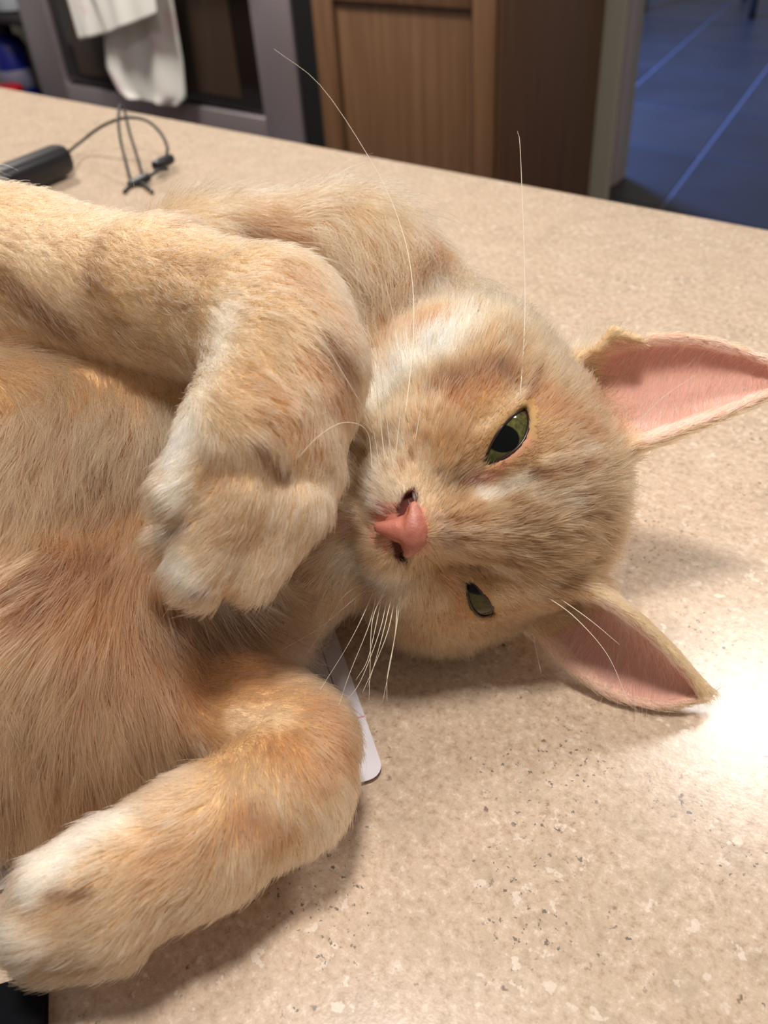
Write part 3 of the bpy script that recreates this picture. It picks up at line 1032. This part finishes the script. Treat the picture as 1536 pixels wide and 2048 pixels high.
def laminate():
    m = bpy.data.materials.new('speckled_laminate')
    nt, b = nodes(m)
    co = coords(nt)
    base = ramp(nt, noise(nt, co, 40, 5, .65), [(.3, srgb(182, 157, 131)), (.5, srgb(200, 176, 150)), (.7, srgb(216, 196, 172))])
    warm = ramp(nt, noise(nt, co, 9, 3, .5), [(.4, (0, 0, 0)), (.65, (1, 1, 1))])
    base = mixc(nt, math_node(nt, 'MULTIPLY', warm, .5), base, srgb(212, 180, 156))
    grit = ramp(nt, noise(nt, co, 330, 5, .75), [(.34, srgb(156, 130, 104)), (.47, srgb(196, 172, 148)), (.55, srgb(206, 184, 162)), (.66, srgb(236, 220, 200))])
    base = mixc(nt, .62, base, grit)
    cool = ramp(nt, noise(nt, co, 60, 4, .7), [(.5, (0, 0, 0)), (.68, (1, 1, 1))])
    base = mixc(nt, math_node(nt, 'MULTIPLY', cool, .5), base, srgb(170, 152, 128))
    # pale flakes
    fl = math_node(nt, 'MULTIPLY', ramp(nt, noise(nt, co, 190, 3, .55), [(.61, (0, 0, 0)), (.65, (1, 1, 1))]), ramp(nt, noise(nt, co, 30, 2), [(.42, (0, 0, 0)), (.56, (1, 1, 1))]))
    base = mixc(nt, math_node(nt, 'MULTIPLY', fl, .6), base, srgb(236, 222, 206))
    # grey mineral specks in clusters
    cl = ramp(nt, noise(nt, co, 24, 3, .6), [(.49, (0, 0, 0)), (.58, (1, 1, 1))])
    sp = ramp(nt, noise(nt, co, 420, 3, .6), [(.612, (0, 0, 0)), (.655, (1, 1, 1))])
    base = mixc(nt, math_node(nt, 'MULTIPLY', math_node(nt, 'MULTIPLY', cl, sp), .85), base, srgb(96, 90, 84))
    v = nt.nodes.new('ShaderNodeTexVoronoi'); v.inputs['Scale'].default_value = 150
    wob = nt.nodes.new('ShaderNodeTexNoise'); wob.inputs['Scale'].default_value = 420; wob.inputs['Detail'].default_value = 2
    nt.links.new(co, wob.inputs['Vector'])
    vm = nt.nodes.new('ShaderNodeVectorMath'); vm.operation = 'MULTIPLY_ADD'
    nt.links.new(wob.outputs['Color'], vm.inputs[0]); vm.inputs[1].default_value = (.0035, .0035, .0035); nt.links.new(co, vm.inputs[2])
    nt.links.new(vm.outputs[0], v.inputs['Vector'])
    dot = ramp(nt, v.outputs['Distance'], [(.08, (1, 1, 1)), (.15, (0, 0, 0))])
    pick = ramp(nt, v.outputs['Color'], [(.74, (0, 0, 0)), (.76, (1, 1, 1))])
    base = mixc(nt, math_node(nt, 'MULTIPLY', math_node(nt, 'MULTIPLY', dot, pick), .75), base, srgb(96, 76, 58))
    nt.links.new(base, b.inputs['Base Color'])
    b.inputs['Roughness'].default_value = .25
    b.inputs['Specular IOR Level'].default_value = .5
    bp = nt.nodes.new('ShaderNodeBump'); bp.inputs['Strength'].default_value = .05; bp.inputs['Distance'].default_value = .0006
    nt.links.new(noise(nt, co, 900, 2), bp.inputs['Height']); nt.links.new(bp.outputs[0], b.inputs['Normal'])
    return m


m_counter = laminate()
ct = box('countertop', (-420, -25, -3.8), (70, 62.0, 0), m_counter, None, .5, 3)
tag(ct, 'beige speckled laminate countertop the cat lies on', 'countertop')
m_wood = bpy.data.materials.new('cabinet_wood')
nt, b = nodes(m_wood)
mp = nt.nodes.new('ShaderNodeMapping'); mp.inputs['Scale'].default_value = (40, 40, 2.2)
nt.links.new(coords(nt), mp.inputs[0])
nt.links.new(ramp(nt, noise(nt, mp.outputs[0], 1.2, 4, .6), [(.3, srgb(100, 70, 48)), (.55, srgb(114, 83, 59)), (.75, srgb(124, 93, 69))]), b.inputs['Base Color'])
b.inputs['Roughness'].default_value = .35
m_wood_shaded = bpy.data.materials.new('cabinet_wood_shaded')  # cabinet wood again, painted darker for the less lit side face
nt, b = nodes(m_wood_shaded)
mp = nt.nodes.new('ShaderNodeMapping'); mp.inputs['Scale'].default_value = (40, 40, 2.2)
nt.links.new(coords(nt), mp.inputs[0])
nt.links.new(ramp(nt, noise(nt, mp.outputs[0], 1.2, 4, .6), [(.3, srgb(86, 56, 33)), (.7, srgb(98, 66, 40))]), b.inputs['Base Color'])
b.inputs['Roughness'].default_value = .45
isl = box('island_cabinet', (-410, -15, -91), (60, 55, -3.8), m_wood)
tag(isl, 'wooden base cabinet that carries the beige countertop', 'cabinet')

# ---- ruled pad under the cat
PC = np.array([-10.9, 11.48]); e1 = np.array([-.57, -.82]); e1 /= np.linalg.norm(e1); e2 = np.array([-e1[1], e1[0]])
if e2[0] > 0: e2 = -e2


def pad_slab(name, z0, z1, inset, mat, parent):
    w_, l_ = 20.0, 11.0
    out = []
    rr = .55
    for cx_, cy_, a0 in ((rr, rr, 180), (w_ - rr, rr, 270), (w_ - rr, l_ - rr, 0), (rr, l_ - rr, 90)):
        for k in range(7):
            an = math.radians(a0 + 15 * k)
            out.append((cx_ + (rr - inset) * math.cos(an), cy_ + (rr - inset) * math.sin(an)))
    V = []
    for z in (z0, z1):
        for x, y in out:
            V.append((x, y, z))
    n = len(out)
    Fs = [tuple(range(n))[::-1], tuple(n + i for i in range(n))]
    Fs += [(i, (i + 1) % n, n + (i + 1) % n, n + i) for i in range(n)]
    o = mesh_obj(name, V, Fs, mat, parent, False)
    return o


def paper_mat():
    m = bpy.data.materials.new('ruled_paper')
    nt, b = nodes(m)
    co = coords(nt)
    sp = nt.nodes.new('ShaderNodeSeparateXYZ'); nt.links.new(co, sp.inputs[0])
    x = math_node(nt, 'MULTIPLY', sp.outputs[0], 1 / SC); y = math_node(nt, 'MULTIPLY', sp.outputs[1], 1 / SC)
    fr = math_node(nt, 'ABSOLUTE', math_node(nt, 'SUBTRACT', math_node(nt, 'FRACT', math_node(nt, 'MULTIPLY', x, 1 / .71)), .98))
    line = math_node(nt, 'LESS_THAN', fr, .035)
    body = math_node(nt, 'GREATER_THAN', y, 2.62)
    col = mixc(nt, math_node(nt, 'MULTIPLY', math_node(nt, 'MULTIPLY', line, body), .85), srgb(226, 220, 226), srgb(58, 110, 150))
    red = math_node(nt, 'LESS_THAN', math_node(nt, 'ABSOLUTE', math_node(nt, 'SUBTRACT', y, 2.45)), .03)
    col = mixc(nt, math_node(nt, 'MULTIPLY', red, .7), col, srgb(200, 90, 90))
    faint = math_node(nt, 'MULTIPLY', math_node(nt, 'LESS_THAN', fr, .03), .18)
    col = mixc(nt, faint, col, srgb(130, 130, 150))
    nt.links.new(col, b.inputs['Base Color'])
    b.inputs['Roughness'].default_value = .7
    return m


pad = empty('note_pad', label='white ruled notepad lying half hidden under the cat', cat_='notepad')
pad.matrix_world = Matrix([[e1[0], e2[0], 0, PC[0] * SC], [e1[1], e2[1], 0, PC[1] * SC], [0, 0, 1, 0], [0, 0, 0, 1]])
if e1[0] * e2[1] - e1[1] * e2[0] < 0:
    print('pad mirrored')
m_paper = paper_mat()
m_card = mat_principled('pad_edge', srgb(150, 128, 110), .8)
pad_slab('backing_board', .01, .06, .0, m_card, pad)
tag(pad_slab('sheet_stack', .06, .19, .03, mat_principled('sheet_edges', srgb(150, 128, 112), .8), pad), 'sheet edges seen from the side')
pad_slab('top_sheet', .19, .21, .0, m_paper, pad)

# ---- black slab at the near corner
m_black = mat_principled('black_plastic', srgb(22, 22, 26), .4)
k0 = np.array([-14.35, 1.15])
m_slab = mat_principled('matt_black', srgb(16, 16, 20), .85, .1)
sl = empty('flat_case', label='flat black case at the lower left corner, under the cat\'s near paw', cat_='case')
ang = math.atan2(-e2[1], -e2[0])
sl.matrix_world = Matrix.Translation(Vector((k0[0] * SC, k0[1] * SC, 0))) @ Matrix.Rotation(ang, 4, 'Z')
box('lid', (0, -11, .45), (14, 0, .85), m_slab, sl, .18, 3)
box('base', (0.05, -10.95, 0.0), (13.95, -.05, .44), m_slab, sl, .12, 2)

# ---- black plug adapter with its cord
ad = empty('power_adapter', label='black rounded adapter with a thin looping cord on the far left of the counter', cat_='adapter')
def capsule_body(name, a, b_, rad, mat, parent):
    a = np.array(a); b_ = np.array(b_); d = (b_ - a); L = np.linalg.norm(d); d /= L
    n1 = np.cross(d, (0, 0, 1)); n1 /= np.linalg.norm(n1); n2 = np.cross(n1, d)
    prof = [(0, 0), (0, .55), (.08, .8), (.25, .95), (.6, 1.0), (L - .6, 1.0), (L - .2, .93), (L - .04, .75), (L, .5), (L, 0)]
    V = []; Fs = []; ns = 44
    for t, r in prof:
        for j in range(ns):
            an = 2 * math.pi * j / ns
            ca_, sa_ = math.cos(an), math.sin(an)
            sq = 1 / max(abs(ca_) ** 2.8 + abs(sa_) ** 2.8, .001) ** (1 / 2.8)
            V.append(a + d * t + rad * r * sq * (ca_ * n1 + sa_ * .92 * n2))
    for k in range(len(prof) - 1):
        for j in range(ns):
            Fs.append((k * ns + j, k * ns + (j + 1) % ns, (k + 1) * ns + (j + 1) % ns, (k + 1) * ns + j))
    return mesh_obj(name, V, Fs, mat, parent)
capsule_body('adapter_body', on(-140, 425, 1.5), on(128, 316, 1.5), 1.42, m_black, ad)
m_cord = mat_principled('cord_rubber', srgb(34, 30, 26), .5)
tube_mesh('cord', [on(128, 312, 1.5), at(160, 285, 83), at(205, 252, 82), at(250, 236, 81), at(290, 240, 80), at(318, 262, 79), at(334, 292, 78), at(333, 314, 77.5)], .15, .15, m_cord, ad, 8, 60)
tube_mesh('cord', [at(264, 372, 75), at(252, 325, 76), at(242, 285, 77), at(237, 245, 78), at(240, 213, 79), at(249, 222, 79), at(259, 265, 78), at(274, 312, 77), at(288, 360, 76)], .14, .14, m_cord, ad, 8, 80)
capsule_body('connector', at(308, 333, 76.5), at(344, 316, 78), .48, m_black, ad)
capsule_body('cord_tie', at(256, 372, 75), at(300, 352, 75.5), .4, m_black, ad)
tube_mesh('cord', [at(285, 368, 75.2), at(300, 352, 75.5), at(318, 340, 76), at(335, 338, 77)], .16, .16, m_cord, ad, 8, 20)
tube_mesh('cord', [on(305, 385, .2), on(285, 368, .25), on(262, 372, .2), on(248, 384, .2)], .16, .16, m_cord, ad, 8, 20)

# ================================================================== KITCHEN BEHIND
FLZ = -91.0
m_grout = mat_principled('grout', srgb(112, 110, 118), .8)
fl = box('floor', (-560, -120, FLZ - 3), (260, 980, FLZ - .4), m_grout)
tag(fl, 'slate tiled floor with pale joints', None, None, 'structure')
m_tile = bpy.data.materials.new('slate_tile')
nt, b = nodes(m_tile)
gi = nt.nodes.new('ShaderNodeNewGeometry')
oi = nt.nodes.new('ShaderNodeObjectInfo')
base = ramp(nt, noise(nt, gi.outputs['Position'], 3.2, 5, .6), [(.3, srgb(40, 38, 38)), (.5, srgb(54, 51, 51)), (.7, srgb(68, 64, 62))])
base = mixc(nt, .5, base, ramp(nt, oi.outputs['Random'], [(0, srgb(44, 42, 42)), (1, srgb(66, 62, 60))]))
nt.links.new(base, b.inputs['Base Color'])
b.inputs['Roughness'].default_value = .45
ta1 = np.array([57.0, -3.5]); tb1 = np.array([-11.0, 62.0])
t0 = np.array([-128.7, 359.0]) - ta1 * 0
tme = None
for i in range(-6, 5):
    for j in range(-5, 8):
        o2 = t0 + ta1 * i + tb1 * j
        c_ = o2 + (ta1 + tb1) / 2
        if not (-470 < c_[0] < 40 and 95 < c_[1] < 800): continue
        # the joints run a little askew to the counter
        if tme is None:
            g = .012
            cs = [ta1 * g + tb1 * g, ta1 * (1 - g) + tb1 * g, ta1 * (1 - g) + tb1 * (1 - g), ta1 * g + tb1 * (1 - g)]
            ce = [c2 * .985 + (ta1 + tb1) * .0075 for c2 in cs]
            V = [(*c2, -.4) for c2 in cs] + [(*c2, -.1) for c2 in cs] + [(*c2, 0) for c2 in ce]
            Fs = [(8, 9, 10, 11)] + [(k, (k + 1) % 4, 4 + (k + 1) % 4, 4 + k) for k in range(4)] + [(4 + k, 4 + (k + 1) % 4, 8 + (k + 1) % 4, 8 + k) for k in range(4)]
            to = mesh_obj('tile', V, Fs, m_tile, fl, False)
            tme = to.data
        else:
            to = bpy.data.objects.new('tile', tme); C.objects.link(to); to.parent = fl
        to.location = (o2[0] * SC, o2[1] * SC, FLZ * SC)

YF = 170.0
m_steel = bpy.data.materials.new('brushed_steel')
nt, b = nodes(m_steel)
b.inputs['Base Color'].default_value = (*srgb(176, 164, 168), 1); b.inputs['Metallic'].default_value = .75; b.inputs['Roughness'].default_value = .42
m_glass = mat_principled('oven_glass', srgb(30, 23, 20), .12, .5)
m_glass_in = mat_principled('oven_window', srgb(62, 50, 42), .2, .4)
m_dark = mat_principled('dark_gap', srgb(14, 12, 13), .6)
ov = empty('oven', label='stainless steel oven with a wide dark glass door, towel over it', cat_='oven')
box('oven_body', (-288, YF + 4, FLZ), (-167.5, YF + 48, 4), m_dark, ov)
dr = box('door', (-272, YF + 1.2, -36.5), (-182, YF + 4, 2), m_glass, ov, .3)
def quadstrip(name, x0, x1, z0, z1, y0, y1, mat, parent):
    return box(name, (x0, y0, z0), (x1, y1, z1), mat, parent, .35, 2)
quadstrip('door_frame', -288, -272.5, -52, 4, YF, YF + 4, m_steel, ov)
quadstrip('door_frame', -181.3, -167.4, -52, 4, YF, YF + 4, m_steel, ov)
quadstrip('door_frame', -272.5, -181.3, -52, -37.3, YF, YF + 4, m_steel, ov)
box('window_pane', (-264, YF + .8, -33.5), (-190, YF + 1.2, -1), m_glass_in, dr)
box('bottom_drawer', (-288, YF, FLZ + 8), (-167.4, YF + 4, -53), m_steel, ov, .35)
hd = tube_mesh('handle', [(-275, YF - 5, 4), (-228, YF - 5.4, 4), (-180, YF - 5, 4)], 1.3, 1.3, m_steel, ov, 12, 12)
for hx in (-274, -181):
    box('handle_mount', (hx - 1, YF - 4, 3), (hx + 1, YF + 2, 5), m_steel, ov, .2)
box('gap_panel', (-167.2, YF + 1, FLZ), (-160.3, YF + 40, 4), m_dark, ov)  # near-black panel between oven and cabinet

# towel over the oven handle: two folds hanging in front, one behind reaching lower
m_towel = bpy.data.materials.new('towel_cloth')
nt, b = nodes(m_towel)
co = coords(nt)
pk = ramp(nt, noise(nt, co, 9, 2), [(.56, (0, 0, 0)), (.68, (1, 1, 1))])
nt.links.new(mixc(nt, math_node(nt, 'MULTIPLY', pk, .45), srgb(240, 236, 226), srgb(226, 180, 188)), b.inputs['Base Color'])
b.inputs['Roughness'].default_value = .9
tw = empty('dish_towel', label='white dish towel with pink blotches folded over the oven handle', cat_='towel')


def cloth(name, left, right, y, amp, ph, parent, n=24, m=26, thick=.5):
    """hanging cloth between two side outlines (x, z) given from top to bottom"""
    def samp(pl, t):
        f = t * (len(pl) - 1); i = min(int(f), len(pl) - 2); q = f - i
        return np.array(pl[i]) * (1 - q) + np.array(pl[i + 1]) * q
    V = []
    for side in (0, 1):
        for j in range(m + 1):
            t = j / m
            a, b_ = samp(left, t), samp(right, t)
            for i in range(n + 1):
                s_ = i / n
                p = a * (1 - s_) + b_ * s_
                yy = y - amp * math.sin(ph + 9 * s_ + 1.2 * t) * (.3 + .7 * t) - amp * .4 * math.sin(ph * 2 + 19 * s_) + side * thick
                V.append((p[0], yy, p[1]))
    Fs = []
    st = (n + 1) * (m + 1)
    for j in range(m):
        for i in range(n):
            q = (j * (n + 1) + i, j * (n + 1) + i + 1, (j + 1) * (n + 1) + i + 1, (j + 1) * (n + 1) + i)
            Fs.append(q); Fs.append(tuple(st + k for k in q[::-1]))
    rim = [i for i in range(n + 1)] + [j * (n + 1) + n for j in range(1, m + 1)] + [m * (n + 1) + i for i in range(n - 1, -1, -1)] + [j * (n + 1) for j in range(m - 1, 0, -1)]
    for k in range(len(rim)):
        a, b_ = rim[k], rim[(k + 1) % len(rim)]
        Fs.append((b_, a, st + a, st + b_))
    return mesh_obj(name, V, Fs, m_towel, parent)


cloth('back_fold', [(-236, 5.5), (-237, -12), (-238, -20), (-240.5, -29), (-237.5, -34.5), (-233.5, -36.6)], [(-204.5, 5.5), (-205, -8), (-205.4, -15), (-206, -25), (-207.8, -34), (-213, -36.9)], YF - 4.6, .7, .4, tw)
cloth('front_fold', [(-247, 5.5), (-246.6, -5), (-246.3, -13), (-246.2, -21.3)], [(-230, 5.5), (-231, -5), (-232, -12), (-232.5, -18.8)], YF - 8.6, .9, 2.0, tw)
cloth('front_fold', [(-236, 5.5), (-234.5, -5), (-232, -12), (-230.6, -18.6)], [(-204, 5.5), (-204, 0), (-204.3, -6), (-204.7, -12)], YF - 10.2, .7, 3.3, tw)
cloth('top_fold', [(-247, 6.6), (-247, 5.6)], [(-204, 6.6), (-204, 5.6)], YF - 10.2, .05, 0, tw, 12, 2, 6.5)

# wooden cabinet right of the oven
cb = empty('base_cabinet', label='oak base cabinet with a recessed door panel right of the oven', cat_='cabinet')
box('cabinet_body', (-160, YF + 2.5, FLZ), (-108.2, YF + 47.5, 4), m_wood_shaded, cb)
dr = box('door', (-153.5, YF + 1.2, -80), (-115, YF + 2.4, -7), m_wood, cb, .1)
box('stile', (-160, YF, -84), (-153.4, YF + 2.4, 4), m_wood, dr, .5)
box('stile', (-114.2, YF, -84), (-108.3, YF + 2.4, 4), m_wood, dr, .5)
box('rail', (-153.4, YF, -8.6), (-114.2, YF + 2.4, 4), m_wood, dr, .5)
box('rail', (-153.4, YF, -84), (-114.2, YF + 2.4, -74), m_wood, dr, .5)
box('end_panel', (-108.1, YF + .8, FLZ), (-107.4, YF + 48, 4), m_wood_shaded, cb, .1)
m_wall = mat_principled('wall_paint', srgb(168, 160, 142), .8)
m_trim = mat_principled('trim_paint', srgb(196, 178, 172), .6)
wl = box('wall_back', (-620, YF + 49, FLZ), (-102.8, YF + 51, 180), m_wall)
tag(wl, 'end of the grey-beige wall beside the doorway', None, None, 'structure')
tr = box('trim_1', (-146.5, 309, FLZ), (-143, 316, 180), m_trim, None, .2)
tag(tr, 'pale door jamb at the doorway to the blue-lit room', None, None, 'structure')

tr2 = box('shade_wall', (-620, 316, FLZ), (-143.6, 322, 180), m_wall)  # added wall, blocks the blue light from the near floor
tag(tr2, 'added wall past the doorway that keeps light off the near floor', None, None, 'structure')

# left of the oven: dark open shelf with containers
shf = empty('shelf_unit', label='dark open shelf unit left of the oven', cat_='shelf')
m_shelf = mat_principled('dark_shelf', srgb(34, 26, 30), .7)
box('back_panel', (-420, 236, FLZ), (-300, 238, 4), m_shelf, shf)
box('side_panel', (-322, 196, FLZ), (-320, 236, 4), m_shelf, shf)
box('shelf_board', (-420, 186, -60.5), (-322, 236, -58.5), m_shelf, shf, .2)


def lathe(name, c, prof, mat, parent=None, ns=24):
    V = []; Fs = []
    for r, z in prof:
        for j in range(ns):
            an = 2 * math.pi * j / ns
            V.append((c[0] + r * math.cos(an), c[1] + r * math.sin(an), c[2] + z))
    for k in range(len(prof) - 1):
        for j in range(ns):
            Fs.append((k * ns + j, k * ns + (j + 1) % ns, (k + 1) * ns + (j + 1) % ns, (k + 1) * ns + j))
    Fs.append(tuple(range(ns))[::-1]); Fs.append(tuple((len(prof) - 1) * ns + j for j in range(ns)))
    return mesh_obj(name, V, Fs, mat, parent)


bt = empty('bottle', label='blue bottle with a grey label band on the dark shelf', cat_='bottle')
m_blue = mat_principled('blue_plastic', srgb(24, 32, 120), .4)
lathe('bottle_body', (-354, 200, -58.5), [(6.6, 0), (7, 1), (7, 21), (5.5, 24), (3, 25.5)], m_blue, bt)
lathe('label_band', (-354, 200, -58.5), [(7.05, 6.5), (7.15, 6.6), (7.15, 13.4), (7.05, 13.5)], mat_principled('grey_label', srgb(120, 120, 140), .6), bt)
lathe('cap', (-354, 200, -58.5), [(3.1, 25.5), (3.2, 26), (3.2, 29), (2.8, 29.6)], mat_principled('dark_cap', srgb(30, 30, 60), .4), bt)
rd = empty('canister', label='small red canister in front of the blue bottle', cat_='canister')
m_red = mat_principled('red_plastic', srgb(205, 20, 36), .4)
lathe('canister_body', (-345.2, 189, -58.5), [(5.6, 0), (6, .5), (6, 7.6), (5.7, 8)], m_red, rd)
lathe('lid', (-345.2, 189, -58.5), [(6.2, 8), (6.3, 8.3), (6.1, 9.6), (5.4, 10)], m_red, rd)
yb = empty('sponge_box', label='yellow-green box at the far left end of the dark shelf', cat_='box')
m_yel = mat_principled('yellow_card', srgb(150, 150, 50), .6)
box('box_body', (-372, 192, -58.5), (-364, 202, -50), m_yel, yb, .2)
box('box_lid', (-372.2, 191.8, -50), (-363.8, 202.2, -48.8), m_yel, yb, .2)
wh = empty('white_container', label='pale white round container above the blue bottle, left of the oven', cat_='container')
lathe('container_body', (-347, 205, -24.5), [(8.2, 0), (8.5, .3), (8.5, 27), (8.2, 27.4)], mat_principled('paper_white', srgb(214, 220, 226), .8), wh)
lathe('lid', (-347, 205, 2.9), [(8.6, 0), (8.8, .2), (8.8, 1.6), (8.2, 2)], m_card, wh)
box('roll_shelf', (-372, 190, -27), (-322, 236, -25), m_shelf, shf, .2)

# table in the room beyond: only its feet show
tb = empty('small_table', label='dark wooden table beyond the doorway, only its feet in view', cat_='table')
m_leg = mat_principled('dark_wood', srgb(26, 20, 20), .5)
for lx, ly in ((-284, 634), (-209, 633), (-238, 700), (-312, 700)):
    lathe('leg', (lx, ly, FLZ), [(2.2, 0), (2.6, .6), (2.3, 6), (2.8, 40), (3.4, 72)], m_leg, tb, 14)
box('tabletop', (-325, 618, FLZ + 72), (-196, 716, FLZ + 76), m_leg, tb, .5)
